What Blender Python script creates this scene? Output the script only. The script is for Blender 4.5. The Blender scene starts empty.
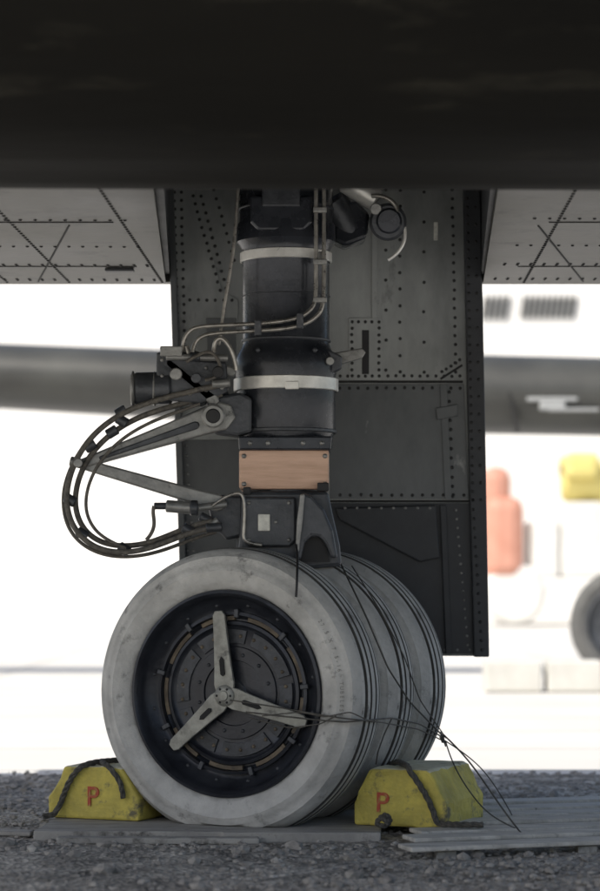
import bpy, bmesh, math, random
import numpy as np
from mathutils import Vector, Matrix, Euler
random.seed(7); np.random.seed(7)
scene=bpy.context.scene
F=2328.0; D=6.0; H=0.634
def P(px,py,y):
    d=y+D
    return Vector(((px-300)*d/F, y, H-(py-576)*d/F))
# ---------------------------------------------------------------- materials
def mat(name,c1,c2=None,rough=.6,metal=0.0,scale=6.0,bump=.0,bscale=60,detail=8,c3=None,spots=0.0,sscale=25,lo=.35,hi=.65,spec=.5,stretch=None,ring=None):
    m=bpy.data.materials.new(name); m.use_nodes=True
    nt=m.node_tree; N=nt.nodes; L=nt.links
    b=N['Principled BSDF']; b.inputs['Roughness'].default_value=rough; b.inputs['Metallic'].default_value=metal
    b.inputs['Specular IOR Level'].default_value=spec
    if c2 is None: c2=tuple(x*.7 for x in c1)
    tc=N.new('ShaderNodeTexCoord'); mp=N.new('ShaderNodeMapping'); L.new(tc.outputs['Object'],mp.inputs[0])
    if stretch: mp.inputs['Scale'].default_value=stretch
    n=N.new('ShaderNodeTexNoise'); n.inputs['Scale'].default_value=scale; n.inputs['Detail'].default_value=detail; n.inputs['Roughness'].default_value=.65
    L.new(mp.outputs[0],n.inputs['Vector'])
    r=N.new('ShaderNodeValToRGB'); r.color_ramp.elements[0].position=lo; r.color_ramp.elements[1].position=hi
    r.color_ramp.elements[0].color=(*c2,1); r.color_ramp.elements[1].color=(*c1,1)
    L.new(n.outputs['Fac'],r.inputs[0]); out=r.outputs[0]
    if c3 is not None:
        n2=N.new('ShaderNodeTexNoise'); n2.inputs['Scale'].default_value=sscale; n2.inputs['Detail'].default_value=6; n2.inputs['Roughness'].default_value=.7
        L.new(mp.outputs[0],n2.inputs['Vector'])
        r2=N.new('ShaderNodeValToRGB'); r2.color_ramp.elements[0].position=1-spots-.0; r2.color_ramp.elements[1].position=min(1,1-spots+.12)
        L.new(n2.outputs['Fac'],r2.inputs[0])
        mx=N.new('ShaderNodeMixRGB'); mx.inputs[2].default_value=(*c3,1)
        L.new(r2.outputs[0],mx.inputs[0]); L.new(out,mx.inputs[1]); out=mx.outputs[0]
    if ring:
        # real dirt collected at given radii around the wheel axis (object Y), broken up by noise
        sp=N.new('ShaderNodeSeparateXYZ'); L.new(tc.outputs['Object'],sp.inputs[0])
        cb=N.new('ShaderNodeCombineXYZ'); L.new(sp.outputs[0],cb.inputs[0]); L.new(sp.outputs[2],cb.inputs[1])
        ln=N.new('ShaderNodeVectorMath'); ln.operation='LENGTH'; L.new(cb.outputs[0],ln.inputs[0])
        nn=N.new('ShaderNodeTexNoise'); nn.inputs['Scale'].default_value=22; nn.inputs['Detail'].default_value=8; L.new(tc.outputs['Object'],nn.inputs['Vector'])
        ma=N.new('ShaderNodeMath'); ma.operation='MULTIPLY_ADD'; L.new(nn.outputs['Fac'],ma.inputs[0]); ma.inputs[1].default_value=.03; L.new(ln.outputs['Value'],ma.inputs[2])
        rr_=N.new('ShaderNodeValToRGB'); el=rr_.color_ramp.elements
        mr=N.new('ShaderNodeMapRange'); mr.inputs['From Min'].default_value=.26; mr.inputs['From Max'].default_value=.40; L.new(ma.outputs[0],mr.inputs[0]); L.new(mr.outputs[0],rr_.inputs[0])
        el[0].position=0; el[0].color=(.35,.35,.35,1); el[1].position=1; el[1].color=(.6,.6,.6,1)
        for p,c in ring:
            e=el.new(p); e.color=(c,c,c,1)
        m2=N.new('ShaderNodeMixRGB'); m2.blend_type='MULTIPLY'; m2.inputs[0].default_value=1; L.new(out,m2.inputs[1]); L.new(rr_.outputs[0],m2.inputs[2]); out=m2.outputs[0]
    L.new(out,b.inputs['Base Color'])
    rr=N.new('ShaderNodeMapRange'); rr.inputs['To Min'].default_value=max(.05,rough-.12); rr.inputs['To Max'].default_value=min(1,rough+.15)
    L.new(n.outputs['Fac'],rr.inputs[0]); L.new(rr.outputs[0],b.inputs['Roughness'])
    if bump>0:
        n3=N.new('ShaderNodeTexNoise'); n3.inputs['Scale'].default_value=bscale; n3.inputs['Detail'].default_value=6
        L.new(mp.outputs[0],n3.inputs['Vector'])
        bp=N.new('ShaderNodeBump'); bp.inputs['Strength'].default_value=bump; bp.inputs['Distance'].default_value=.01
        L.new(n3.outputs['Fac'],bp.inputs['Height']); L.new(bp.outputs[0],b.inputs['Normal'])
    return m
M={}
M['tyre']=mat('tyre_rubber_silver',(.66,.65,.615),(.40,.395,.375),.75,0,6,.4,70,c3=(.19,.185,.175),spots=.42,sscale=16,ring=[(.10,.50),(.20,.93),(.50,1.0),(.60,.80),(.68,.98),(.85,.82)])
M['tread']=mat('tyre_tread_rubber',(.52,.515,.485),(.33,.325,.31),.8,0,8,.3,90,c3=(.17,.165,.155),spots=.42,sscale=18)
M['groove']=mat('tyre_groove_dark',(.10,.098,.09),(.05,.049,.045),.9,0,12)  # darker colour for the faces inside the tread grooves
M['rim']=mat('wheel_rim_paint',(.040,.044,.054),(.018,.02,.027),.34,.3,14,.1,80,c3=(.13,.12,.10),spots=.33,sscale=30)
M['hub']=mat('hub_dark_metal',(.085,.09,.10),(.038,.041,.046),.5,.4,18,.2,90,c3=(.20,.17,.13),spots=.36,sscale=30)
M['rust']=mat('dusty_lug_metal',(.23,.185,.13),(.08,.065,.05),.7,.3,20,.2)
M['star']=mat('worn_aluminium',(.40,.40,.36),(.20,.20,.18),.5,.4,25,.1,90,c3=(.07,.07,.07),spots=.42,sscale=20)
M['strut']=mat('strut_dark_enamel',(.046,.050,.060),(.022,.025,.031),.26,.3,8,.06,60,c3=(.14,.14,.14),spots=.35,sscale=18)
M['cast']=mat('casting_dark_grey',(.085,.09,.10),(.038,.042,.048),.40,.3,12,.15,90,c3=(.22,.22,.21),spots=.37,sscale=22)
M['arm']=mat('worn_grey_arm',(.34,.34,.325),(.17,.17,.165),.40,.45,14,.15,80,c3=(.06,.06,.06),spots=.41,sscale=25)
M['band']=mat('clamp_band_steel',(.90,.89,.84),(.68,.67,.63),.32,.3,20,.05)
M['pipe']=mat('hydraulic_pipe_metal',(.46,.44,.40),(.22,.21,.19),.28,.6,30)
M['hose']=mat('hose_braid',(.17,.155,.13),(.065,.06,.055),.6,.1,60,.4,300)
M['black']=mat('black_rubber',(.02,.02,.022),(.01,.01,.01),.6,0,20)
M['tan']=mat('tan_wood_block',(.74,.50,.37),(.58,.37,.26),.65,0,6,.1,60,c3=(.36,.23,.17),spots=.36,sscale=14,stretch=(1,1,9))
M['door']=mat('door_grey_paint',(.37,.385,.375),(.18,.19,.188),.38,.3,3.0,.05,40,c3=(.10,.105,.105),spots=.40,sscale=8,detail=12,stretch=(1,1,.40),lo=.38,hi=.66)
M['door2']=mat('door_grey_paint_mid',(.135,.142,.145),(.082,.088,.092),.42,.25,5,.05,40,c3=(.28,.285,.28),spots=.33,sscale=14,stretch=(1,1,.5))
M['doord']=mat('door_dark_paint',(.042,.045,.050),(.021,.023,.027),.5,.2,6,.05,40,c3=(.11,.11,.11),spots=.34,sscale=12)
M['rivet']=mat('rivet_dark',(.028,.028,.028),(.012,.012,.012),.5,.2,20)
M['seam']=mat('panel_seam_dark',(.02,.02,.02),(.012,.012,.012),.8)
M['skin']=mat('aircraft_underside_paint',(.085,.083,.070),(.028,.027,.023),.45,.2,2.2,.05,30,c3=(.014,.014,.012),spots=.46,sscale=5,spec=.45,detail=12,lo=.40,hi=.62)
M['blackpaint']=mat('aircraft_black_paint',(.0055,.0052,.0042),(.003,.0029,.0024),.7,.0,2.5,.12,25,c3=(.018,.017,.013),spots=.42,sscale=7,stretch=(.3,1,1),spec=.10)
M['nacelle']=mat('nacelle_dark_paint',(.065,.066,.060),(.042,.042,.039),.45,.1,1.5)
M['yellow']=mat('chock_yellow_paint',(.74,.62,.13),(.46,.385,.09),.7,0,10,.5,60,c3=(.17,.15,.09),spots=.46,sscale=14)
M['yellowtop']=mat('chock_lit_top',(.80,.77,.58),(.62,.58,.38),.75,0,10,.5,60,c3=(.33,.29,.18),spots=.44,sscale=18)  # pale yellow paints the light falling on the chock top into its colour
M['red']=mat('red_stencil_paint',(.48,.09,.05),(.42,.25,.09),.7,0,70,lo=.42,hi=.50)
M['rope']=mat('rope_dark_fibre',(.15,.14,.12),(.05,.05,.045),.9,0,80,.6,300)
M['wire']=mat('safety_wire',(.12,.11,.095),(.05,.05,.045),.6,.2,40)
M['board']=mat('weathered_board',(.46,.445,.41),(.26,.25,.235),.85,0,5,.5,40,c3=(.12,.115,.105),spots=.46,sscale=10,stretch=(1,6,1))
M['plank']=mat('weathered_plank',(.70,.675,.615),(.38,.365,.33),.75,0,6,.5,40,c3=(.15,.14,.12),spots=.42,sscale=12,stretch=(1,7,1))
M['label']=mat('data_label',(.75,.75,.68),(.5,.5,.46),.5,.1,50)
M['white']=mat('white_painted_wall',(.80,.79,.77),(.76,.75,.73),.8,0,1)
M['louvre']=mat('louvre_grey',(.36,.37,.37),(.3,.31,.31),.6)
M['conc']=mat('pale_concrete_block',(.60,.59,.55),(.50,.49,.45),.9,0,4,.3)
M['cred']=mat('cabinet_red',(.60,.30,.22),(.52,.24,.17),.6,0,5)  # washed-out red, with glare and haze mixed into the colour
M['cyel']=mat('tank_yellow',(.72,.62,.22),(.64,.54,.18),.6)  # yellow paled the same way, background glare is in the colour
M['cwht']=mat('truck_white',(.74,.73,.70),(.64,.63,.60),.6)
M['stone']=mat('gravel_stone',(.44,.415,.375),(.17,.16,.147),.9,0,22,.2,c3=(.62,.59,.54),spots=.42,sscale=9)
# ---------------------------------------------------------------- helpers
def empty(name,loc=(0,0,0),rot=(0,0,0),parent=None):
    o=bpy.data.objects.new(name,None); scene.collection.objects.link(o)
    o.location=loc; o.rotation_euler=rot; o.empty_display_size=.1
    if parent: o.parent=parent
    return o
def addmesh(name,verts,faces,m,parent=None,smooth=False,bevel=0,loc=None,rot=None,seg=2):
    me=bpy.data.meshes.new(name); me.from_pydata([tuple(v) for v in verts],[],faces); me.update()
    bm=bmesh.new(); bm.from_mesh(me); bmesh.ops.recalc_face_normals(bm,faces=bm.faces[:]); bm.to_mesh(me); bm.free()
    o=bpy.data.objects.new(name,me); scene.collection.objects.link(o)
    me.materials.append(M[m] if isinstance(m,str) else m)
    if smooth:
        for p in me.polygons: p.use_smooth=True
    if loc is not None: o.location=loc
    if rot is not None: o.rotation_euler=rot
    if bevel>0:
        b=o.modifiers.new('bevel','BEVEL'); b.width=bevel; b.segments=seg; b.limit_method='ANGLE'; b.angle_limit=math.radians(35)
    if parent: o.parent=parent
    return o
def smooth_by_angle(o,ang=35):
    me=o.data
    bm=bmesh.new(); bm.from_mesh(me)
    for f in bm.faces: f.smooth=True
    for e in bm.edges:
        if len(e.link_faces)==2 and e.calc_face_angle(0)>math.radians(ang): e.smooth=False
    bm.to_mesh(me); bm.free()
def box(name,c,s,m,parent=None,rot=None,bevel=.003):
    x,y,z=[a/2 for a in s]
    v=[(-x,-y,-z),(x,-y,-z),(x,y,-z),(-x,y,-z),(-x,-y,z),(x,-y,z),(x,y,z),(-x,y,z)]
    f=[(0,3,2,1),(4,5,6,7),(0,1,5,4),(1,2,6,5),(2,3,7,6),(3,0,4,7)]
    return addmesh(name,v,f,m,parent,bevel=bevel,loc=c,rot=rot)
def prism(name,pts,y0,y1,m,parent=None,bevel=.003,px=True,yref=None):
    q=[]
    for a,b in pts:
        if px:
            v=P(a,b,y0 if yref is None else yref); q.append((v.x,v.z))
        else: q.append((a,b))
    n=len(q)
    v=[(a,y0,b) for a,b in q]+[(a,y1,b) for a,b in q]
    f=[tuple(range(n)),tuple(range(2*n-1,n-1,-1))]+[(i,i+n,(i+1)%n+n,(i+1)%n) for i in range(n)]
    return addmesh(name,v,f,m,parent,bevel=bevel)
def lathe(name,prof,m,parent=None,axis='Y',segs=96,loc=(0,0,0),rot=None,closed=False,flat=None,ang=35,gm=None):
    v=[];f=[];n=len(prof)
    for i in range(segs):
        t=2*math.pi*i/segs; c,s=math.cos(t),math.sin(t)
        for r,a in prof:
            if axis=='Y': p=[r*c,a,r*s]
            else: p=[r*c,r*s,a]
            if flat is not None:
                if p[2]<flat+.10: p[1]*=1+.10*min(1,(flat+.10-p[2])/.10)
                if p[2]<flat: p[2]=flat
            v.append(p)
    for i in range(segs):
        j=(i+1)%segs
        for k in range(n if closed else n-1):
            l=(k+1)%n
            f.append((i*n+k,i*n+l,j*n+l,j*n+k))
    o=addmesh(name,v,f,m,parent,loc=loc,rot=rot)
    if gm:
        o.data.materials.append(M[gm[0]])
        for fi,p in enumerate(o.data.polygons):
            k=fi%(n-1)
            if min(prof[k][0],prof[k+1][0])<gm[1]: p.material_index=1
    bm=bmesh.new(); bm.from_mesh(o.data); bmesh.ops.remove_doubles(bm,verts=bm.verts[:],dist=1e-5); bmesh.ops.recalc_face_normals(bm,faces=bm.faces[:]); bm.to_mesh(o.data); bm.free()
    smooth_by_angle(o,ang)
    return o
def rod(name,a,b,r,m,parent=None,r2=None,segs=24,bev=.15):
    a=Vector(a);b=Vector(b);d=b-a;L=d.length; r2=r if r2 is None else r2
    e=min(r,r2)*bev
    prof=[(0,0),(r-e,0),(r,e),(r2,L-e),(r2-e,L),(0,L)]
    o=lathe(name,prof,m,parent,'Z',segs,loc=a)
    o.rotation_mode='QUATERNION'; o.rotation_quaternion=d.to_track_quat('Z','Y')
    return o
def tube(name,pts,r,m,parent=None,nurbs=True,res=8):
    cu=bpy.data.curves.new(name,'CURVE'); cu.dimensions='3D'; cu.bevel_depth=r; cu.bevel_resolution=3; cu.resolution_u=res; cu.use_fill_caps=True
    s=cu.splines.new('NURBS' if nurbs else 'POLY'); s.points.add(len(pts)-1)
    for i,p in enumerate(pts): s.points[i].co=(*p,1)
    if nurbs: s.order_u=min(4,len(pts)); s.use_endpoint_u=True
    cu.materials.append(M[m])
    o=bpy.data.objects.new(name,cu); scene.collection.objects.link(o)
    if parent: o.parent=parent
    return o
def ptube(name,pp,r,m,parent=None,nurbs=True):
    return tube(name,[P(*p) for p in pp],r,m,parent,nurbs)
def studs(name,pts,r,m,parent=None,h=.45,nrm=(0,-1,0),n=8):
    nrm=Vector(nrm).normalized(); q=nrm.to_track_quat('Z','Y')
    V=[];Fc=[]
    for p in pts:
        p=Vector(p); b=len(V)
        for rr,hh in ((1,0),(.75,h*.7)):
            for i in range(n):
                t=2*math.pi*i/n
                V.append(p+q@Vector((r*rr*math.cos(t),r*rr*math.sin(t),r*hh)))
        V.append(p+q@Vector((0,0,r*h)))
        for i in range(n):
            j=(i+1)%n
            Fc.append((b+i,b+j,b+n+j,b+n+i)); Fc.append((b+n+i,b+n+j,b+2*n))
    return addmesh(name,V,Fc,m,parent,smooth=True)
def line(p0,p1,step):
    p0=Vector(p0);p1=Vector(p1);n=max(1,int((p1-p0).length/step))
    return [p0.lerp(p1,i/n) for i in range(n+1)]
def pline(a,b,y,steppx):
    n=max(1,int(math.hypot(b[0]-a[0],b[1]-a[1])/steppx))
    return [P(a[0]+(b[0]-a[0])*i/n,a[1]+(b[1]-a[1])*i/n,y) for i in range(n+1)]
# ================================================================ WORLD, SUN, CAMERA
sunv=Vector((-.46,-.45,.766)).normalized()
elev=math.asin(sunv.z); az=math.atan2(sunv.x,sunv.y)
w=bpy.data.worlds.new("World"); scene.world=w; w.use_nodes=True
nt=w.node_tree; bg=nt.nodes['Background']; sk=nt.nodes.new('ShaderNodeTexSky'); sk.sky_type='NISHITA'; sk.sun_disc=False
sk.sun_elevation=elev; sk.sun_rotation=az; sk.dust_density=3; sk.air_density=1.0
nt.links.new(sk.outputs[0],bg.inputs[0]); bg.inputs[1].default_value=.15
sl=bpy.data.lights.new('sun','SUN'); sl.energy=5; sl.angle=math.radians(.5); sl.color=(1,.95,.86)
so=bpy.data.objects.new('sun',sl); scene.collection.objects.link(so); so.rotation_mode='QUATERNION'; so.rotation_quaternion=sunv.to_track_quat('Z','Y'); so.location=(-5,-5,10)
cd=bpy.data.cameras.new('camera'); cam=bpy.data.objects.new('camera',cd); scene.collection.objects.link(cam); scene.camera=cam
cam.location=(0,-D,H); cam.rotation_euler=(math.pi/2,0,0)
cd.sensor_fit='VERTICAL'; cd.sensor_height=36; cd.lens=F/891*36; cd.shift_y=130.5/891; cd.clip_end=3000; cd.clip_start=.05
cd.dof.use_dof=True; cd.dof.focus_distance=6.0; cd.dof.aperture_fstop=2.9
scene.view_settings.view_transform='Standard'; scene.view_settings.look='None'; scene.view_settings.exposure=0
# ================================================================ GROUND
GZ=-.03
def ground_mat():
    m=bpy.data.materials.new('pale_concrete_ground'); m.use_nodes=True; N=m.node_tree.nodes; L=m.node_tree.links
    b=N['Principled BSDF']; b.inputs['Roughness'].default_value=.9
    tc=N.new('ShaderNodeTexCoord'); n=N.new('ShaderNodeTexNoise'); n.inputs['Scale'].default_value=.6; n.inputs['Detail'].default_value=10
    L.new(tc.outputs['Object'],n.inputs[0])
    r=N.new('ShaderNodeValToRGB'); r.color_ramp.elements[0].position=.3; r.color_ramp.elements[1].position=.7
    r.color_ramp.elements[0].color=(.58,.565,.53,1); r.color_ramp.elements[1].color=(.70,.685,.645,1)
    L.new(n.outputs[0],r.inputs[0])
    br=N.new('ShaderNodeTexBrick'); br.inputs['Scale'].default_value=.25; br.inputs['Mortar Size'].default_value=.003; br.offset=0
    br.inputs['Color1'].default_value=(1,1,1,1); br.inputs['Color2'].default_value=(.96,.96,.96,1); br.inputs['Mortar'].default_value=(.45,.45,.45,1)
    L.new(tc.outputs['Object'],br.inputs[0])
    mx=N.new('ShaderNodeMixRGB'); mx.blend_type='MULTIPLY'; mx.inputs[0].default_value=1; L.new(r.outputs[0],mx.inputs[1]); L.new(br.outputs[0],mx.inputs[2])
    L.new(mx.outputs[0],b.inputs['Base Color'])
    return m
g=addmesh('ground',[(-800,-800,GZ-.004),(800,-800,GZ-.004),(800,1500,GZ-.004),(-800,1500,GZ-.004)],[(0,1,2,3)],ground_mat())
def gravel_mat():
    m=bpy.data.materials.new('gravel_ground'); m.use_nodes=True; N=m.node_tree.nodes; L=m.node_tree.links
    b=N['Principled BSDF']; b.inputs['Roughness'].default_value=.95
    tc=N.new('ShaderNodeTexCoord')
    v=N.new('ShaderNodeTexVoronoi'); v.inputs['Scale'].default_value=70; L.new(tc.outputs['Object'],v.inputs['Vector'])
    n=N.new('ShaderNodeTexNoise'); n.inputs['Scale'].default_value=4; n.inputs['Detail'].default_value=12; n.inputs['Roughness'].default_value=.75; L.new(tc.outputs['Object'],n.inputs['Vector'])
    r=N.new('ShaderNodeValToRGB'); r.color_ramp.elements[0].position=.40; r.color_ramp.elements[1].position=.60
    r.color_ramp.elements[0].color=(.17,.157,.135,1); r.color_ramp.elements[1].color=(.48,.448,.395,1); L.new(n.outputs[0],r.inputs[0])
    hs=N.new('ShaderNodeMixRGB'); hs.blend_type='OVERLAY'; hs.inputs[0].default_value=.6
    bw=N.new('ShaderNodeRGBToBW'); L.new(v.outputs['Color'],bw.inputs[0]); L.new(r.outputs[0],hs.inputs[1]); L.new(bw.outputs[0],hs.inputs[2])
    L.new(hs.outputs[0],b.inputs['Base Color'])
    bp=N.new('ShaderNodeBump'); bp.inputs['Strength'].default_value=.9; bp.inputs['Distance'].default_value=.01; L.new(v.outputs['Distance'],bp.inputs['Height']); L.new(bp.outputs[0],b.inputs['Normal'])
    return m
nx,ny=160,110; X0,X1,Y0,Y1=-3.2,3.6,-1.75,1.75  # gravel ends out of view so added pale ground in front bounces light
V=[];Fc=[]
for j in range(ny+1):
    for i in range(nx+1):
        x=X0+(X1-X0)*i/nx; y=Y0+(Y1-Y0)*j/ny
        if j in(0,ny): y+=random.uniform(-.08,.08)
        e=min(i,nx-i,j,ny-j)
        V.append((x,y,GZ+(0.0 if e==0 else random.uniform(0,.007)+.003*math.sin(x*3)*math.cos(y*4)+.002)))
for j in range(ny):
    for i in range(nx):
        a=j*(nx+1)+i; Fc.append((a,a+1,a+nx+2,a+nx+1))
addmesh('gravel_patch',V,Fc,gravel_mat(),smooth=True)
bm=bmesh.new(); bmesh.ops.create_icosphere(bm,subdivisions=1,radius=1); iv=np.array([v.co[:] for v in bm.verts]); jf=np.array([[v.index for v in f.verts] for f in bm.faces]); bm.free()
NS=15000; V=[];Fa=[]
for k in range(NS):
    y=random.uniform(-1.75,1.80); x=random.uniform(-1.0,1.0)*(0.16*(y+D)+.15)
    r=.0022+.0085*random.random()**3.6
    if random.random()<.010: r=random.uniform(.012,.021)
    s=np.array([random.uniform(.8,1.4),random.uniform(.8,1.4),random.uniform(.5,.85)])*r
    vv=iv*(1+np.random.uniform(-.22,.22,(len(iv),1)))*s
    t=random.random()*6.28; c,sn=math.cos(t),math.sin(t)
    vv=vv@np.array([[c,sn,0],[-sn,c,0],[0,0,1]])+np.array([x,y,GZ+.005+s[2]*.3])
    Fa.append(jf+k*len(iv)); V.append(vv)
V=np.concatenate(V);Fa=np.concatenate(Fa)
me=bpy.data.meshes.new('gravel_stones'); me.from_pydata(V.tolist(),[],Fa.tolist()); me.materials.append(M['stone'])
o=bpy.data.objects.new('gravel_stones',me); scene.collection.objects.link(o)
# ================================================================ BOARDS
brd=empty('wooden_board')
def slab(name,pts,z0,z1,m,parent,bevel=.004):
    n=len(pts); v=[(x,y,z0) for x,y in pts]+[(x,y,z1) for x,y in pts]
    f=[tuple(range(n)),tuple(range(2*n-1,n-1,-1))]+[(i,(i+1)%n,(i+1)%n+n,i+n) for i in range(n)]
    return addmesh(name,v,f,m,parent,bevel=bevel)
slab('board_sheet',[(-.665,-.20),(-.2,-.215),(-.19,-.235),(.20,-.24),(.24,.80),(-.60,.84)],GZ+.002,-.001,'board',brd)
slab('board_offcut',[(-.60,-.27),(-.1,-.285),(-.1,-.245),(-.6,-.225)],GZ+.004,-.010,'board',brd)
slab('board_offcut_small',[(-.78,-.10),(-.68,-.13),(-.675,-.07),(-.77,-.03)],GZ+.006,-.012,'board',brd)
pal=empty('wooden_pallet')
for k in range(7):
    th=math.radians(17+random.uniform(-1.5,1.5)); dv=Vector((math.cos(th),math.sin(th))); nv=Vector((-dv.y,dv.x))
    a=Vector((.24+.02*k+random.uniform(-.02,.02),-.56+k*.165)); L_=1.2+random.uniform(-.05,.05)
    if k>=2: a.x=.285
    b=a+dv*L_; hw=.046
    zt=.006+random.uniform(-.003,.003)
    slab('slat_%d'%(k+1),[tuple(a-nv*hw),tuple(b-nv*hw),tuple(b+nv*hw),tuple(a+nv*hw)],zt-.011,zt,'plank',pal,.003)
th=math.radians(17); dv=Vector((math.cos(th),math.sin(th)))
for k in range(4):
    c0=Vector((.29,-.57))+dv*(.03+k*.36)
    slab('bearer_%d'%(k+1),[tuple(c0),tuple(c0+dv*.05),tuple(c0+dv*.05+Vector((0,1.0))),tuple(c0+Vector((0,1.0)))],GZ+.003,-.010,'board',pal,.002)
# ================================================================ LANDING GEAR
gear=empty('aircraft_landing_gear')
ANG=math.radians(23); AX=Vector((math.sin(ANG),math.cos(ANG),0)); WZ=.334; WC=Vector((-.158,.0,WZ)); SP=.250
RS=1.175
def R2(r): return r+.004 if r<.262 else .266+(r-.262)*RS
tp=[(.250,-.070),(.262,-.080),(.270,-.088),(.283,-.096),(.300,-.0985),(.303,-.1005),(.306,-.0985),(.318,-.095),(.330,-.087),(.334,-.0865),(.337,-.081),(.343,-.072),(.348,-.060)]
gd=.336
tread=[(.348,-.060),(.3505,-.054),(.3505,-.050),(gd,-.049),(gd,-.039),(.353,-.038),(.3535,-.022),(gd,-.021),(gd,-.012),(.354,-.011),(.354,.011),(gd,.012),(gd,.021),(.3535,.022),(.353,.038),(gd,.039),(gd,.049),(.3505,.050),(.3505,.054),(.348,.060)]
tp=[(R2(r),a) for r,a in tp]; tread=[(R2(r),a) for r,a in tread]; RT=R2(.354)
for k in range(3):
    W=empty('wheel_%d'%(k+1),WC+AX*SP*k,(0,0,-ANG),gear)
    lathe('tyre_sidewall',tp,'tyre',W,segs=160,flat=-WZ)
    lathe('tyre_sidewall_inner',[(r,-a) for r,a in tp],'tyre',W,segs=160,flat=-WZ)
    lathe('tyre_tread',tread,'tread',W,segs=160,flat=-WZ,ang=50,gm=('groove',R2(.340)))
    rim=[(.266,-.080),(.264,-.088),(.257,-.090),(.251,-.084),(.246,-.062),(.238,-.050),(.222,-.034),(.212,-.030),(.210,-.030),(.209,-.044),(.201,-.046),(.199,-.030),(.190,-.022),(.186,-.022),(.184,-.036),(.176,-.038),(.172,-.030),(.166,-.026),(.12,-.026),(.118,-.031),(.085,-.031),(.083,-.026),(.0,-.026)]
    lathe('wheel_rim',rim,'rim',W,segs=128)
    lathe('wheel_rim_inner',[(.266,.080),(.25,.09),(.24,.05),(.2,.03),(0,.03)],'rim',W,segs=64)
    if k==0:
        for i in range(18):
            t=2*math.pi*i/18+.1
            if i%2==0:
                o=box('drive_key_%d'%(i//2+1),(.205*math.cos(t),-.044,.205*math.sin(t)),(.022,.016,.012),'hub',W,rot=(0,-t,0),bevel=.002)
        def arcplate(name,r0,r1,t0,t1,a0,a1,m,n=14):
            pts=[(r1*math.cos(t0+(t1-t0)*i/n),r1*math.sin(t0+(t1-t0)*i/n)) for i in range(n+1)]+[(r0*math.cos(t1-(t1-t0)*i/n),r0*math.sin(t1-(t1-t0)*i/n)) for i in range(n+1)]
            return prism(name,pts,a0,a1,m,W,bevel=.0012,px=False)
        for i in range(9):
            t0=2*math.pi*i/9+.16
            arcplate('brake_segment_%d'%(i+1),.187,.198,t0,t0+.50,-.034,-.02,'rust')
        for i in range(6):
            t0=2*math.pi*i/6+.3
            arcplate('hub_segment_%d'%(i+1),.128,.164,t0,t0+.92,-.031,-.02,'hub')
        studs('hub_bolts',[(.147*math.cos(t),-.031,.147*math.sin(t)) for t in [2*math.pi*(i+.5)/24 for i in range(24)]],.0055,'rust',W,h=.9,n=6)
        studs('hub_bolts_inner',[(.10*math.cos(t),-.031,.10*math.sin(t)) for t in [2*math.pi*(i+.5)/12 for i in range(12)]],.0055,'hub',W,h=.9,n=6)
        studs('rim_bolts',[(.228*math.cos(t),-.039,.228*math.sin(t)) for t in [2*math.pi*(i+.5)/16 for i in range(16)]],.006,'hub',W,h=.7,n=6)
        arms=[(math.radians(95),.218),(math.radians(222),.205),(math.radians(344),.235)]
        cx,cz=-.012,-.006
        for i,(t,Ln) in enumerate(arms):
            d=Vector((math.cos(t),math.sin(t))); n_=Vector((-d.y,d.x)); c=Vector((cx,cz))
            def q(a,b): v=c+d*a+n_*b; return (v.x,v.y)
            pts=[q(0,-.022),q(.03,-.028),q(.07,-.024),q(Ln*.7,-.019),q(Ln-.012,-.017),q(Ln,-.010),q(Ln,.010),q(Ln-.012,.017),q(Ln*.7,.019),q(.07,.024),q(.03,.028),q(0,.022)]
            prism('star_arm_%d'%(i+1),pts,-.060-.0007*i,-.050-.0007*i,'star',W,bevel=.002,px=False)
            sl_=[q(.055,-.006),q(Ln*.42,-.006),q(Ln*.46,0),q(Ln*.42,.006),q(.055,.006),q(.05,0)]
            prism('star_slot_shade_%d'%(i+1),sl_,-.0640,-.055,'seam',W,bevel=0,px=False)  # raised dark strip paints the shade of an open slot
            prism('star_tip_post_%d'%(i+1),[q(Ln-.03,-.012),q(Ln-.004,-.012),q(Ln-.004,.012),q(Ln-.03,.012)],-.05,-.03,'hub',W,bevel=.001,px=False)
        lathe('star_hub',[(0,-.072),(.012,-.072),(.014,-.069),(.024,-.067),(.027,-.064),(.028,-.05)],'star',W,segs=32,loc=(cx,0,cz))
        studs('star_hub_bolts',[(cx+.019*math.cos(i*1.047),-.068,cz+.019*math.sin(i*1.047)) for i in range(6)],.0036,'seam',W,h=.6,n=6)
        def ringtext(txt,r,t0,size,step,name):
            for i,ch in enumerate(txt):
                if ch==' ': continue
                t=t0-i*step
                cu=bpy.data.curves.new(name,'FONT'); cu.body=ch; cu.size=size; cu.extrude=.0009; cu.align_x='CENTER'; cu.materials.append(M['arm'])
                ob=bpy.data.objects.new('%s_%d'%(name,i+1),cu); scene.collection.objects.link(ob); ob.parent=W
                ob.matrix_local=Matrix.Rotation(-(t-math.pi/2),4,'Y')@Matrix.Translation((0,-.0975,r))@Matrix.Rotation(math.pi/2,4,'X')
        ringtext('27.5 X 7.5-16  TUBELESS',.322,math.radians(35),.014,.034,'sidewall_letter')
rod('axle',WC-AX*.03,WC+AX*(SP*2+.05),.035,'cast',gear)
c2=WC+AX*SP
for s in(-1,1):
    box('fork_leg_%d'%(1 if s<0 else 2),c2+AX*(SP*.5*s)+Vector((0,0,.19)),(.12,.030,.46),'cast',gear,rot=(0,0,-ANG),bevel=.006)
YS=.20; SC=F/(D+YS)
XS=(286-300)/SC
def zs(py): return H-(py-576)/SC
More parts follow.
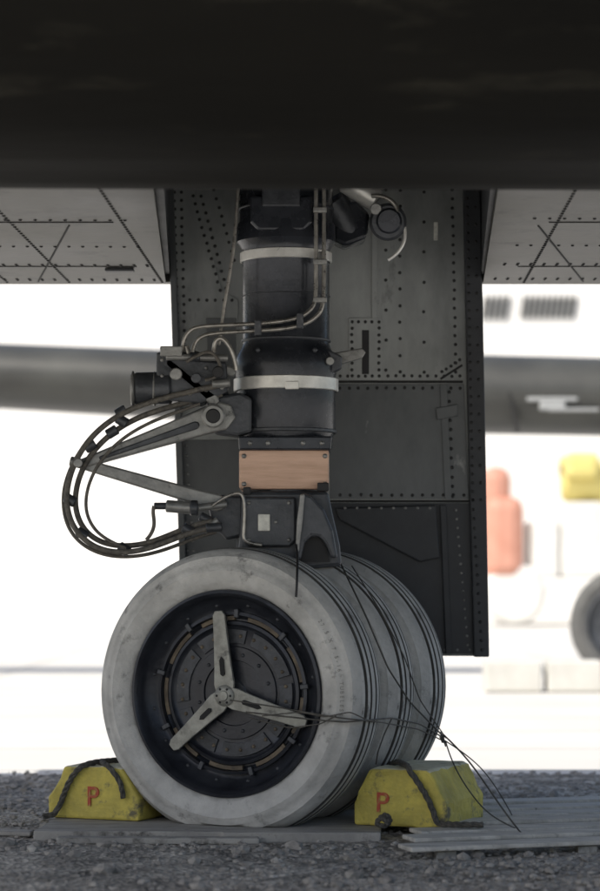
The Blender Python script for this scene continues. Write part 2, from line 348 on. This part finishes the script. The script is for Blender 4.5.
prof=[(0,150),(46,150),(47,188),(46.5,222),(49,226),(49.5,243),(46,247),(43.5,252),(43.5,344),(45,349),(48,354),(50.5,360),(51.5,368),(50,378),(49.5,395),(49.5,432),(47,437),(46,449),(40,450),(40,495),(0,495)]
lathe('strut_cylinder',[(r/SC,zs(p)) for r,p in prof],'strut',gear,'Z',64,loc=(XS,YS,0))
def band(name,py0,py1,r,m='band'):
    lathe(name,[((r-1.5)/SC,zs(py0)),(r/SC,zs(py0+.8)),(r/SC,zs(py1-.8)),((r-1.5)/SC,zs(py1))],m,gear,'Z',64,loc=(XS,YS,0))
band('clamp_band_upper',253,263,46)
band('clamp_band_lower',379,392,52.5)
band('strut_ring_1',296,298,44.3,'cast'); band('strut_ring_2',430,434,51,'cast'); band('strut_ring_3',208,211,48,'cast'); band('strut_ring_4',340,343,45,'cast')
box('band_buckle_upper',P(322,258,.09),(.02,.012,.034),'arm',gear)
box('band_buckle_lower',P(292,385,.062),(.036,.006,.022),'band',gear)
prism('collar_block',[(239,450),(329,450),(329,489),(239,489)],YS-.125,YS+.12,'tan',gear,bevel=.006)
prism('collar_flange_top',[(238,436),(332,436),(331,450),(239,450)],YS-.135,YS+.13,'strut',gear,bevel=.005)
studs('collar_bolts',[P(x,443,YS-.136) for x in(250,268,303,322)]+[P(x,y,YS-.126) for x in(244,325) for y in(456,484)],.007,'arm',gear,h=.8,n=6)
box('collar_lock_tab_1',P(323,487,.06),(.03,.02,.022),'black',gear); box('collar_lock_tab_2',P(247,491,.06),(.02,.02,.02),'black',gear)
prism('upper_bracket',[(250,196),(312,196),(312,222),(304,230),(258,230),(250,222)],YS-.13,YS-.09,'strut',gear,bevel=.006)
prism('upper_bracket_plate',[(262,187),(300,187),(300,206),(262,206)],YS-.138,YS-.1,'cast',gear)
prism('side_lug',[(312,352),(330,350),(342,356),(342,368),(330,374),(312,372)],YS-.06,YS-.02,'cast',gear,bevel=.005)
prism('drag_link',[(326,354),(362,348),(366,352),(362,358),(328,368)],YS+.0,YS+.02,'arm',gear)
rod('drag_link_pin',P(330,361,YS-.09),P(330,361,YS+.05),.011,'arm',gear)
studs('lug_bolts',[P(x,y,YS-.115) for x,y in((258,350),(272,354),(300,354),(315,350))],.007,'cast',gear,h=.9,n=6)
prism('lower_casting',[(241,491),(328,491),(333,515),(340,545),(342,566),(300,570),(236,566),(239,540)],YS-.13,YS+.16,'cast',gear,bevel=.010)
prism('casting_cheek',[(243,497),(296,497),(296,541),(290,547),(248,547),(243,541)],YS-.150,YS-.128,'cast',gear,bevel=.006)
prism('casting_arch',[(302,492),(312,496),(324,509),(333,530),(338,558),(331,558),(326,545),(320,537),(312,536),(305,543),(301,560),(295,560),(296,520)],YS-.19,YS-.14,'cast',gear,bevel=.008)
prism('arch_rib',[(300,494),(305,494),(303,520),(299,552),(295,552),(297,520)],YS-.21,YS-.185,'arm',gear,bevel=.004)
prism('arch_shade_fill',[(300,562),(303,545),(310,536),(318,536),(326,548),(330,562)],YS-.150,YS-.141,'black',gear,bevel=0)  # black plate filling the arch, stands in for the shade of the opening
prism('data_plate',[(258,514),(270,514),(270,531),(258,531)],YS-.156,YS-.149,'label',gear,bevel=.002)
studs('casting_bolts',[P(x,y,YS-.151) for x,y in((249,503),(289,503),(249,540),(289,540),(276,522))],.006,'arm',gear,h=.7,n=6)
tube('casting_loop_pipe',[P(x,y,YS-.165) for x,y in((212,506),(222,498),(236,492),(243,494),(245,505),(244,530),(243,541),(252,544),(262,545))],.0045,'pipe',gear)
YT=.10
def link(name,a,b,wa,wb,y0,y1,m='arm'):
    a=Vector(a);b=Vector(b); d=(b-a).normalized(); n=Vector((-d.y,d.x))
    pts=[a-d*wa*.8-n*wa*.45,a-n*wa,a+d*20-n*wa*.85,b-d*8-n*wb,b-n*wb*.9,b+d*wb*.8,b+n*wb*.9,b-d*8+n*wb,a+d*20+n*wa*.85,a+n*wa,a-d*wa*.8+n*wa*.45]
    return prism(name,[(p.x,p.y) for p in pts],y0,y1,m,gear,bevel=.005)
link('torque_link_upper',(222,415),(80,464),15,5,YT-.03,YT+.01)
link('torque_link_upper_rib',(196,425),(100,458),4,2,YT-.038,YT-.028,'cast')
link('torque_link_upper_rear',(228,405),(90,461),9,4,YT+.05,YT+.07,'cast')
link('torque_link_lower',(218,503),(80,463),9,5.5,YT-.02,YT+.018)
rod('torque_apex_pin',P(78,463,YT-.07),P(78,463,YT+.09),.012,'arm',gear)
rod('torque_apex_bolt',P(70,461,YT-.02),P(86,465,YT-.02),.013,'arm',gear)
rod('torque_pivot',P(213,416,YT-.075),P(213,416,YT+.1),.031,'arm',gear)
rod('torque_bore_shade',P(213,416,YT-.080),P(213,416,YT-.07),.019,'black',gear)  # solid black disc in place of the shade inside the hole
rod('torque_pivot_boss',P(232,416,YS),P(262,416,YS),.045,'cast',gear)
prism('torque_lug',[(205,398),(240,392),(252,398),(252,432),(238,436),(212,432)],YT-.015,YT+.09,'cast',gear,bevel=.008)
prism('lower_link_lug',[(205,494),(243,496),(243,536),(226,540),(212,524)],YT-.0,YT+.08,'cast',gear,bevel=.007)
link('diagonal_brace',(214,400),(168,362),6,5,YT-.05,YT-.02)
link('diagonal_brace_rear',(232,372),(190,352),5,4,YT+.01,YT+.03,'arm')
rod('actuator_barrel',P(134,389,.08),P(172,388,.08),.043,'cast',gear,segs=32)
rod('actuator_barrel_end',P(131,389,.08),P(135,389,.08),.047,'arm',gear,segs=32)
rod('actuator_band',P(152,389,.08),P(157,389,.08),.046,'arm',gear,segs=32)
prism('valve_body',[(156,352),(196,352),(200,360),(226,362),(228,392),(200,404),(166,400),(156,378)],.05,.15,'cast',gear,bevel=.006)
prism('valve_cap',[(160,346),(182,346),(182,356),(160,356)],.03,.08,'arm',gear)
rod('valve_port_1',P(176,374,.0),P(176,374,.06),.016,'arm',gear); rod('valve_port_2',P(196,378,.0),P(196,378,.06),.013,'cast',gear)
rod('valve_port_3',P(218,372,.0),P(218,372,.06),.015,'black',gear)
rod('cross_tube',P(166,357,.04),P(228,358,.04),.009,'arm',gear); rod('cross_tube_nut',P(190,357,.038),P(200,357,.038),.0125,'cast',gear)
rod('manifold_tube',P(186,346,.05),P(190,360,.05),.007,'pipe',gear)
studs('valve_bolts',[P(x,y,.049) for x,y in((162,360),(162,376),(172,394),(190,394),(206,368),(206,390),(222,388))],.006,'arm',gear,h=.8,n=6)
ptube('pipe_run_1',[(316,150,.06),(316,200,.06),(316,280,.06),(316,300,.06),(311,311,.05),(298,319,.05),(270,323,.05),(230,325,.05),(200,326,.05),(188,330,.05),(183,340,.05),(182,352,.06)],.0055,'pipe',gear)
ptube('pipe_run_2',[(324,150,.07),(324,200,.07),(324,290,.07),(323,310,.06),(312,322,.06),(290,329,.06),(250,331,.06),(215,333,.06),(199,336,.06),(193,345,.06),(192,356,.06)],.0055,'pipe',gear)
ptube('pipe_run_3',[(240,150,.10),(237,220,.10),(231,270,.10),(225,300,.10),(222,325,.10),(219,345,.10)],.0048,'pipe',gear)
ptube('pipe_run_4',[(214,352,.05),(214,342,.04),(219,336,.04),(228,342,.04),(234,355,.04),(236,370,.05)],.006,'pipe',gear)
ptube('pipe_run_5',[(186,362,.02),(205,350,.02),(214,352,.02),(222,366,.02),(219,378,.02),(205,380,.02)],.0045,'hose',gear)
for i,(x,y) in enumerate(((258,325),(300,318))):
    box('pipe_clamp_%d'%(i+1),P(x,y+3,.05),(.018,.03,.040),'cast',gear)
for i,y in enumerate((210,262,300)):
    box('pipe_clip_%d'%(i+1),P(320,y,.062),(.036,.022,.014),'arm',gear)
def hose(name,pts,r,dy=0):
    return ptube(name,[(x,y,YT-.06+dy) for x,y in pts],r,'hose',gear)
hose('hose_1',[(226,384),(205,388),(170,396),(130,408),(98,428),(76,456),(65,490),(68,520),(84,542),(108,553),(140,552),(172,540),(196,530),(214,528)],.0075)
hose('hose_2',[(222,394),(196,400),(165,408),(135,418),(106,436),(84,462),(74,492),(76,518),(90,538),(114,547),(145,545),(172,534),(196,524),(214,521)],.0075,.02)
hose('hose_3',[(224,389),(190,392),(150,400),(115,416),(88,438),(70,466),(61,496),(66,528),(84,548),(112,558),(146,556),(176,546),(200,536),(216,532)],.005,.035)
hose('hose_4',[(200,404),(170,414),(140,426),(112,446),(92,472),(84,500),(88,524),(104,540),(126,548)],.0045,-.01)
hose('hose_5',[(154,506),(152,512),(156,522),(152,534),(146,540)],.005,-.03)
for i,(x,y) in enumerate(((121,412),(112,432),(90,446),(70,500),(82,534),(124,549),(122,421),(188,530))):
    rod('hose_clamp_%d'%(i+1),P(x-5,y+ (3 if i<3 else -3),YT-.05),P(x+5,y-(3 if i<3 else -3),YT-.05),.0135,'cast',gear,segs=16)
rod('hose_end_1',P(212,384,YT-.06),P(230,383,YT-.06),.0115,'arm',gear); rod('hose_end_2',P(206,528,YT-.06),P(222,527,YT-.06),.0115,'cast',gear)
rod('connector_plug',P(166,506,YT-.07),P(192,508,YT-.07),.016,'arm',gear); rod('connector_plug_nut',P(190,508,YT-.07),P(198,508,YT-.07),.020,'cast',gear)
rod('connector_plug_tail',P(197,508,YT-.07),P(226,504,YT-.04),.0095,'arm',gear); rod('connector_boot',P(154,506,YT-.07),P(168,506,YT-.07),.009,'cast',gear)
rod('fitting_1',P(200,516,YT-.03),P(216,524,YT-.03),.012,'cast',gear); rod('fitting_2',P(204,531,YT-.04),P(218,520,YT-.04),.010,'arm',gear)
YA=.28
rod('retract_piston',P(345,180,YA),P(378,200,YA),.034,'band',gear,segs=32); rod('retract_piston_cap',P(330,200,YA+.02),P(356,240,YA+.05),.045,'cast',gear,segs=32)
prism('retract_housing',[(335,205),(356,200),(370,214),(366,238),(345,246),(333,240)],YA,YA+.10,'strut',gear,bevel=.01)
rod('retract_knob',P(388,222,YA-.07),P(388,222,YA+.06),.050,'cast',gear,segs=32); rod('retract_knob_cap',P(389,221,YA-.085),P(389,221,YA-.07),.034,'strut',gear,segs=32)
rod('retract_knob_nut',P(376,209,YA-.08),P(376,209,YA-.06),.016,'arm',gear)
ptube('retract_hose',[(372,196,YA-.06),(386,194,YA-.08),(398,203,YA-.08),(397,212,YA-.08)],.006,'pipe',gear)
ptube('retract_cable',[(402,218,YA-.06),(407,232,YA-.06),(404,246,YA-.06),(396,255,YA-.06),(388,260,YA-.06)],.0045,'band',gear)
# ================================================================ DOOR
door=empty('landing_gear_door')
YD=.71
prism('door_panel',[(164,120),(463,120),(478,500),(489,656),(300,656),(182,590)],YD,YD+.03,'door',door,bevel=.004)
prism('door_edge_member',[(462,120),(479,120),(485,400),(489.5,657),(474,657),(470,500)],YD-.03,YD+.034,'doord',door,bevel=.004)
prism('door_left_flange',[(165,120),(171,120),(187,590),(180,590)],YD-.03,YD+.034,'door2',door,bevel=.003)
prism('door_mid_panel',[(330,384),(464,384),(469,499),(330,499)],YD-.006,YD+.001,'door2',door,bevel=.001)
prism('door_lower_panel',[(330,503),(470,503),(478,654),(330,654)],YD-.008,YD+.001,'doord',door,bevel=.001)
prism('door_lower_box',[(336,508),(436,505),(440,558),(420,562),(340,520)],YD-.03,YD-.006,'doord',door,bevel=.004)
prism('door_lower_rib',[(440,505),(446,505),(452,654),(446,654)],YD-.022,YD-.007,'doord',door,bevel=.002)
prism('door_left_lower',[(176,440),(240,440),(240,590),(184,590)],YD-.006,YD+.001,'door2',door,bevel=.001)
prism('door_left_skin',[(170,120),(196,120),(196,196),(222,290),(238,300),(238,436),(176,436)],YD-.005,YD+.001,'door',door,bevel=.001)
prism('door_stringer',[(440,384),(447,384),(452,499),(445,499)],YD-.012,YD-.006,'door2',door,bevel=.001)
prism('access_frame',[(349,318),(382,318),(382,380),(349,380)],YD-.006,YD+.001,'door',door,bevel=.001)
prism('access_slot',[(362,330),(369,330),(369,374),(362,374)],YD-.008,YD-.003,'black',door,bevel=.001)
prism('seam_horizontal',[(330,380.5),(463,380.5),(463,383),(330,383)],YD-.002,YD+.001,'seam',door,bevel=0)
prism('seam_horizontal_low',[(330,500),(470,500),(470,502.4),(330,502.4)],YD-.002,YD+.001,'seam',door,bevel=0)
prism('seam_gusset',[(440,378),(462,364),(463,366),(441,380)],YD-.002,YD+.001,'seam',door,bevel=0)
prism('hinge_bracket',[(436,408),(458,404),(458,416),(437,420)],YD-.016,YD-.006,'door2',door,bevel=.002)
prism('stiffener',[(372,192),(377,192),(377,318),(372,318)],YD-.010,YD+.001,'door',door,bevel=.001)
prism('door_bright_tab',[(434,222),(438,222),(438,240),(434,240)],YD-.008,YD+.001,'label',door,bevel=.001)
yl=YD-.005
R=pline((174,192),(180,434),yl,8.5)+pline((181,192),(187,434),yl,8.5)
R+=pline((193,196),(220,290),yl,8)+pline((201,196),(226,288),yl,8)
R+=pline((190,300),(232,300),yl,8)+pline((190,430),(234,430),yl,8)
R+=pline((214,190),(234,260),YD,9)
R+=pline((400,190),(400,372),YD,16)+pline((340,376),(460,376),YD,8)+pline((386,190),(386,370),YD,30)
R+=pline((352,322),(379,322),YD-.006,6.5)+pline((352,376),(379,376),YD-.006,6.5)+pline((352,328),(352,370),YD-.006,7)+pline((379,328),(379,370),YD-.006,7)
R+=pline((452,190),(456,372),YD,9)
R+=pline((340,388),(460,388),YD-.006,9)+pline((449,392),(453,496),YD-.012,9)+pline((340,495),(464,495),YD-.006,10)
R+=pline((442,372),(460,360),YD,5)+pline((424,192),(424,372),YD,28)
R=[p+Vector((random.uniform(-.001,.001),0,random.uniform(-.001,.001))) for p in R]
studs('door_rivets',R,.0050,'rivet',door,h=.5)
R=pline((467,190),(473,500),YD-.031,8.5)+pline((473,500),(482,650),YD-.031,9)+pline((475,190),(481,500),YD-.031,17)
studs('door_edge_rivets',R,.0046,'rivet',door,h=.5)
R=pline((180,446),(188,560),YD-.006,9)+pline((186,446),(194,560),YD-.006,9)+pline((345,508),(430,508),YD-.031,12)+pline((345,650),(470,650),YD-.008,12)+pline((456,510),(468,645),YD-.008,9)
studs('door_lower_rivets',R,.0042,'arm',door,h=.5)
prism('door_doubler',[(206,318),(236,318),(236,420),(210,420)],YD-.009,YD-.004,'door2',door,bevel=.001)
# ================================================================ AIRCRAFT
ac=empty('parked_jet_aircraft')
XL,XR=-2.15,1.75
ZU=1.487
def under(name,pts):
    return slab(name,pts,ZU,ZU+.02,'skin',ac,bevel=0)
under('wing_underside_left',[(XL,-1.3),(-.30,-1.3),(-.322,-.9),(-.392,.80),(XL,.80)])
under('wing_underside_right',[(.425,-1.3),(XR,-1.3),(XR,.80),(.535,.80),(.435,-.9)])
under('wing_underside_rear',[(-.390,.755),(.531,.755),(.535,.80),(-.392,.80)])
n=10; pr=[]
for i in range(n+1):
    t=-math.pi/2+math.pi*.55*i/n
    pr.append((.80+.12*math.cos(t),ZU+.12+.12*math.sin(t)))
pr+=[(.775,ZU+.36),(.775,ZU+.13),(.80,ZU+.02)]
v=[(XL,a,b) for a,b in pr]+[(XR,a,b) for a,b in pr]; k=len(pr)
o=addmesh('wing_trailing_lip',v,[tuple(range(k)),tuple(range(2*k-1,k-1,-1))]+[(i,(i+1)%k,(i+1)%k+k,i+k) for i in range(k)],'skin',ac); smooth_by_angle(o,40)
box('wing_top_sun_cover',((XL+XR)/2,-.9,2.06),(XR-XL,3.4,.03),'blackpaint',ac)  # unseen wing top slab, added to stop sun leaking into the well
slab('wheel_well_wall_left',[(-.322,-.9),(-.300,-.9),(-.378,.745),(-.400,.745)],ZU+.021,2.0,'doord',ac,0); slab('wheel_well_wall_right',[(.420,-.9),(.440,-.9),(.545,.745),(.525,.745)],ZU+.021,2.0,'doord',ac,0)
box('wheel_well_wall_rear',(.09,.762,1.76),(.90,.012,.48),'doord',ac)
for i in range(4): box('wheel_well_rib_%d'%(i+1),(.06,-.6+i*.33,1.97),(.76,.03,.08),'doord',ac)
sec=[(-1.22,1.52),(-1.30,1.44),(-1.38,1.402),(-1.46,1.388),(-1.55,1.387),(-1.70,1.402),(-1.72,1.398),(-1.9,1.43),(-2.15,1.49),(-2.45,1.60),(-2.7,1.78),(-2.75,1.95),(-2.7,2.04),(-1.3,2.04)]
nX=40; V=[];Fc=[];k=len(sec)
for i in range(nX+1):
    x=XL+(XR-XL)*i/nX
    for a,b in sec: V.append((x,a,b-.010*x*1.0+ .004*math.sin(x*2.3)))
for i in range(nX):
    for j in range(k):
        Fc.append((i*k+j,i*k+(j+1)%k,(i+1)*k+(j+1)%k,(i+1)*k+j))
Fc+=[tuple(range(k)),tuple(range(nX*k+k-1,nX*k-1,-1))]
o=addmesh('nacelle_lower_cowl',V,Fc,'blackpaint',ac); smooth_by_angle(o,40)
R=[]
for y in(-.45,0.0,.35,.66):
    for x0,x1 in((-1.6,-.42),(.56,1.6)):
        R+=line((x0,y,ZU),(x1,y+.03,ZU),.035)
        if y>.1: R+=line((x0,y+.025,ZU),(x1,y+.055,ZU),.035)
for x in(-1.2,-.9,-.72,-.45,.60,.86,1.12):
    R+=line((x,-1.2,ZU),(x+.05,.75,ZU),.035)
studs('underside_rivets',R,.0050,'rivet',ac,nrm=(0,0,-1),n=6,h=.7)
for i,(x,rz) in enumerate(((-.66,.18),(.70,-.22))):
    box('underside_panel_line_%d'%(i+1),(x,.2,ZU-.0008),(.004,1.1,.003),'seam',ac,rot=(0,0,rz),bevel=0)
for i,y in enumerate((-.44,.36)):
    box('underside_seam_%d'%(2*i+1),(-1.1,y+.05,ZU-.0005),(1.3,.004,.003),'seam',ac,bevel=0); box('underside_seam_%d'%(2*i+2),(1.15,y+.05,ZU-.0005),(1.1,.004,.003),'seam',ac,bevel=0)
box('underside_hatch_latch',(-.50,.45,ZU-.006),(.08,.04,.008),'doord',ac,bevel=.003)
YF=9.4; df=D+YF
def fz(py): return H-(py-576)*df/F
stations=[(-900,335,402),(-400,338,404),(0,344,409),(165,350,419),(330,353,428),(480,355,434),(600,358,436),(900,364,440),(1400,372,440)]
V=[];Fc=[];ns=28
for px,t,b in stations:
    x=(px-300)*df/F; zt,zb=fz(t),fz(b); cz=(zt+zb)/2; hz=(zt-zb)/2
    for j in range(ns):
        a=2*math.pi*j/ns; V.append((x,YF+.40*math.cos(a),cz+hz*math.sin(a)))
for i in range(len(stations)-1):
    for j in range(ns): Fc.append((i*ns+j,i*ns+(j+1)%ns,(i+1)*ns+(j+1)%ns,(i+1)*ns+j))
Fc+=[tuple(range(ns)),tuple(range(len(V)-1,len(V)-1-ns,-1))]
addmesh('far_nacelle',V,Fc,'nacelle',ac,smooth=True)
yf=YF-.36
for i,(a,b,c,d) in enumerate(((527,397,578,401),(540,401,566,410),(548,408,600,411))):
    prism('nacelle_marking_%d'%(i+1),[(a,b),(c,b),(c,d),(a,d)],yf-.06,yf+.0,'louvre',ac,bevel=.01)
prism('nacelle_panel_line',[(508,392),(511,392),(520,432),(517,432)],yf-.04,yf+.1,'seam',ac,bevel=0)
FW=empty('far_wheel',(0,0,0),(0,0,0),ac)
FW.location=((627-300)*df/F,YF,.345+GZ); FW.rotation_euler=(0,0,math.radians(-12))
M['fartyre']=mat('dark_tyre_rubber',(.13,.13,.125),(.08,.08,.08),.8,0,8)
lathe('tyre',[(r,a) for r,a in tp]+tread[1:-1]+[(r,-a) for r,a in tp][::-1],'fartyre',FW,segs=64)
lathe('rim',[(.266,-.08),(.25,-.085),(.24,-.05),(.2,-.03),(.1,-.03),(.09,-.06),(0,-.06)],'cast',FW,segs=64)
rod('far_strut',FW.location+Vector((0,.2,.0)),FW.location+Vector((0,.2,1.5)),.06,'cast',ac)
rod('far_axle',FW.location+Vector((0,-.02,.0)),FW.location+Vector((0,.25,.0)),.04,'cast',ac)
# ================================================================ CHOCKS
def chock(name,origin,wd,topw,ht,ln,ptx=0,sz=.072):
    E=empty(name,origin,(0,0,-ANG))
    b=wd/2; t=topw/2
    pts=[(-b,0),(b,0),(b,ht*.42),(t,ht*.97),(t-.012,ht),(-t+.012,ht),(-t,ht*.97),(-b,ht*.38)]
    NY=9; V=[];Fc=[]; K=[]; T=[]
    for i in range(len(pts)):
        p0=Vector(pts[i]);p1=Vector(pts[(i+1)%len(pts)]); m_=max(1,int((p1-p0).length/.03))
        for s in range(m_): K.append(p0.lerp(p1,s/m_)); T.append(i in(3,4,5))
    k=len(K)
    for j in range(NY+1):
        y=ln*j/NY
        for p in K:
            z=p.y; j_=.0028
            V.append((p.x+random.uniform(-j_,j_),y+(random.uniform(0,.004) if j in(0,NY) else 0),max(0,z+random.uniform(-j_,j_)*(z>0.001))))
    for j in range(NY):
        for i in range(k): Fc.append((j*k+i,j*k+(i+1)%k,(j+1)*k+(i+1)%k,(j+1)*k+i))
    Fc+=[tuple(range(k)),tuple(range(NY*k+k-1,NY*k-1,-1))]
    o=addmesh('block',V,Fc,'yellow',E,bevel=.007)
    o.data.materials.append(M['yellowtop'])
    for fi,p in enumerate(o.data.polygons):
        if fi<NY*k and T[fi%k]: p.material_index=1
    cu=bpy.data.curves.new('stencil_letter','FONT'); cu.body='P'; cu.size=sz; cu.extrude=.0035; cu.offset=.0008; cu.align_x='CENTER'; cu.materials.append(M['red'])
    ob=bpy.data.objects.new('stencil_letter',cu); scene.collection.objects.link(ob); ob.parent=E; ob.location=(ptx,.0015,.036); ob.rotation_euler=(math.pi/2,0,0)
    return E
cr=chock('wheel_chock',(.250,-.12,0),.250,.165,.146,.30,ptx=-.045)
cl=chock('wheel_chock',(-.540,.06,0),.265,.17,.138,.40,ptx=.0)
rp=empty('chock_rope')
def braided(name,pts,r,parent,m='rope'):
    pts=[Vector(p) for p in pts]; S=[]
    for i in range(len(pts)-1):
        p0=pts[max(0,i-1)];p1=pts[i];p2=pts[i+1];p3=pts[min(len(pts)-1,i+2)]
        for k in range(14):
            t=k/14
            S.append(.5*((2*p1)+(-p0+p2)*t+(2*p0-5*p1+4*p2-p3)*t*t+(-p0+3*p1-3*p2+p3)*t**3))
    S.append(pts[-1])
    for s in range(3):
        q=[];acc=0
        for i,p in enumerate(S):
            d=(S[min(i+1,len(S)-1)]-S[max(i-1,0)]).normalized()
            if i: acc+=(p-S[i-1]).length
            up=Vector((0,0,1)) if abs(d.z)<.9 else Vector((1,0,0))
            u=(up-d*up.dot(d)).normalized(); v_=d.cross(u); a=acc/(r*5)*math.pi+s*2.094
            q.append(p+(u*math.cos(a)+v_*math.sin(a))*r*.55)
        tube('%s_strand_%d'%(name,s+1),q,r*.62,m,parent,nurbs=False)
def cl2w(E,p):
    m=Matrix.Translation(E.location)@Matrix.Rotation(-ANG,4,'Z'); return m@Vector(p)
braided('rope_right',[cl2w(cr,p) for p in((-.085,.16,.144),(-.05,.12,.154),(-.01,.06,.154),(.02,.01,.153),(.035,-.010,.141),(.055,-.010,.115),(.078,-.010,.08),(.095,-.010,.045),(.11,-.014,.017),(.15,-.03,.016),(.19,-.035,.017),(.23,-.02,.017))],.0070,rp)
braided('rope_left',[cl2w(cl,p) for p in((.03,.22,.144),(.01,.12,.146),(-.01,.03,.146),(-.03,-.008,.136),(-.055,-.010,.11),(-.075,-.010,.075),(-.09,-.010,.04),(-.105,-.02,.012),(-.125,-.04,.008))],.0070,rp)
braided('rope_left_tail',[cl2w(cl,p) for p in((-.01,.06,.146),(.03,.01,.146),(.06,-.010,.133),(.085,-.010,.10),(.095,-.010,.06))],.0065,rp)
braided('rope_end',[P(380,818,-.15),P(386,815,-.17),P(390,821,-.18),P(384,826,-.20),P(377,823,-.19),P(382,818,-.20),P(389,824,-.21)],.0060,rp)
# ================================================================ LOOSE WIRE laid on the tyre surfaces
wr=empty('safety_wire')
CAM=Vector((0,-D,H)); U=Vector((math.cos(ANG),-math.sin(ANG),0))
def onwheel(px,py,off=.007,default=.15):
    d=P(px,py,0)-CAM; o_=CAM-WC
    t=(-.106-off-o_.dot(AX))/d.dot(AX); p=CAM+d*t
    if (p-WC-AX*(p-WC).dot(AX)).length<R2(.343): return p
    ou,oz=o_.dot(U),o_.z; du,dz=d.dot(U),d.z; Rr=RT+off
    A=du*du+dz*dz; B=2*(ou*du+oz*dz); C=ou*ou+oz*oz-Rr*Rr; q=B*B-4*A*C
    if q>=0:
        t=(-B-math.sqrt(q))/(2*A); p=CAM+d*t; a=(p-WC).dot(AX)
        if -.12<a<SP*2+.1: return p
        if a<=-.12:
            return CAM+d*((-.106-off-o_.dot(AX))/d.dot(AX))
    return P(px,py,default)
def wwire(name,pts,r=.0020,n=5):
    out=[]
    for i in range(len(pts)-1):
        for k in range(n):
            t=k/n; out.append((pts[i][0]*(1-t)+pts[i+1][0]*t,pts[i][1]*(1-t)+pts[i+1][1]*t))
    out.append(pts[-1])
    tube(name,[onwheel(*p) for p in out],r,'wire',wr)
wwire('wire_1',[(246,712),(280,716),(318,720),(345,722),(370,720),(392,718),(420,724),(444,738)],.0021)
wwire('wire_2',[(230,700),(270,706),(310,713),(340,718),(380,722),(418,729),(446,742)],.0018)
wwire('wire_3',[(262,716),(300,712),(325,717),(350,712),(372,722)],.0016)
wwire('wire_4',[(250,718),(290,728),(320,724),(336,716)],.0018)
wwire('wire_5',[(340,562),(366,616),(388,668),(410,702),(444,737)],.0024)
wwire('wire_6',[(352,566),(380,610),(404,656),(420,700),(446,738)],.0017)
wwire('wire_7',[(392,718),(384,735),(378,752),(376,764)],.0018)
def wire(name,pp,r=.0022): return ptube(name,pp,r,'wire',wr)
wire('wire_8',[(444,735,.15),(462,752,.05),(480,775,-.08),(500,806,-.22),(520,832,-.30),(524,836,-.32)],.0022)
wire('wire_9',[(446,742,.15),(452,765,.03),(474,800,-.14),(492,818,-.22),(515,828,-.3)],.0018)
wire('wire_10',[(444,740,.15),(470,756,.1),(490,776,.05),(504,800,-.1),(512,815,-.2)],.0016)
for i in range(4):
    braided('knot_%d'%(i+1),[P(444+random.uniform(-3,3),738+random.uniform(-3,3),.15),P(446+random.uniform(-4,4),744+random.uniform(-3,3),.14),P(442+random.uniform(-3,3),734+random.uniform(-5,3),.15)],.0016,wr,'wire')
tube('hanging_strap',[P(296,545,-.02),P(298,556,-.06)]+[onwheel(297,570),onwheel(297,584),onwheel(296,597)],.0032,'black',wr)
# ================================================================ BACKGROUND
bld=empty('white_hangar_building')
YB=34.; db=D+YB
box('wall',(0,YB+4,4.5+GZ),(60,8,9),'white',bld,bevel=0)
box('roof_fascia',(0,YB+3.9,9.2),(61,8.6,.5),'louvre',bld)
def vent(i,px0,px1,py0,py1):
    a=P(px0,py1,YB);b=P(px1,py0,YB)
    n=max(3,int((px1-px0)/5.4))
    for k in range(n):
        x=a.x+(b.x-a.x)*(k+.5)/n
        box('louvre_%d_%d'%(i,k+1),(x,YB-.03,(a.z+b.z)/2),((b.x-a.x)/n*.5,.06,(b.z-a.z)),'nacelle',bld,rot=(0,math.radians(9),0),bevel=0)
vent(1,481,510,296,319); vent(2,520,577,296,318); vent(3,640,700,296,318)
for i,x in enumerate((-16,-10,12,18)):
    box('window_%d'%(i+1),(x,YB-.02,2.2),(2.,.05,1.2),'louvre',bld)
box('roller_door',(-24,YB-.03,2.4),(5,.08,4.8),'louvre',bld)
trk=empty('service_truck')
YK=25.; dk=D+YK
def kx(px): return (px-300)*dk/F
def kz(py): return H-(py-576)*dk/F
def kbox(name,x0,x1,y0,y1,dep,m,bev=.05,dy=0): box(name,((kx(x0)+kx(x1))/2,YK+dep/2+dy,(kz(y0)+kz(y1))/2),(kx(x1)-kx(x0),dep,kz(y0)-kz(y1)),m,trk,bevel=bev)
kbox('flat_bed',478,700,580,592,1.8,'cwht',.02)
kbox('equipment_cabinet',482,512,466,546,1.0,'cred',.16)
kbox('equipment_cabinet_low',486,524,496,579,.9,'cred',.16,-.1)
kbox('white_locker',532,560,520,578,1.2,'cwht')
kbox('stowage_box',562,602,502,578,1.2,'cwht')
rod('yellow_tank',(kx(566),YK+.5,kz(480)),(kx(640),YK+.5,kz(480)),.28,'cyel',trk)
kbox('yellow_hood',566,600,452,478,1.0,'cyel',.08)
kbox('cab',640,720,450,578,1.8,'cwht',.15)
for i,px in enumerate((515,680)):
    rod('truck_wheel_%d'%(i+1),(kx(px),YK-.05,.42+GZ),(kx(px),YK+.2,.42+GZ),.42,'cwht',trk,segs=32)
for i,(a,b) in enumerate(((484,540),(546,600),(606,680))):
    yb=7.4; db2=yb+D; x0=(a-300)*db2/F; x1=(b-300)*db2/F
    o=box('concrete_block',((x0+x1)/2,yb,GZ+.09),(x1-x0,.25,.18),'conc',bevel=.015)
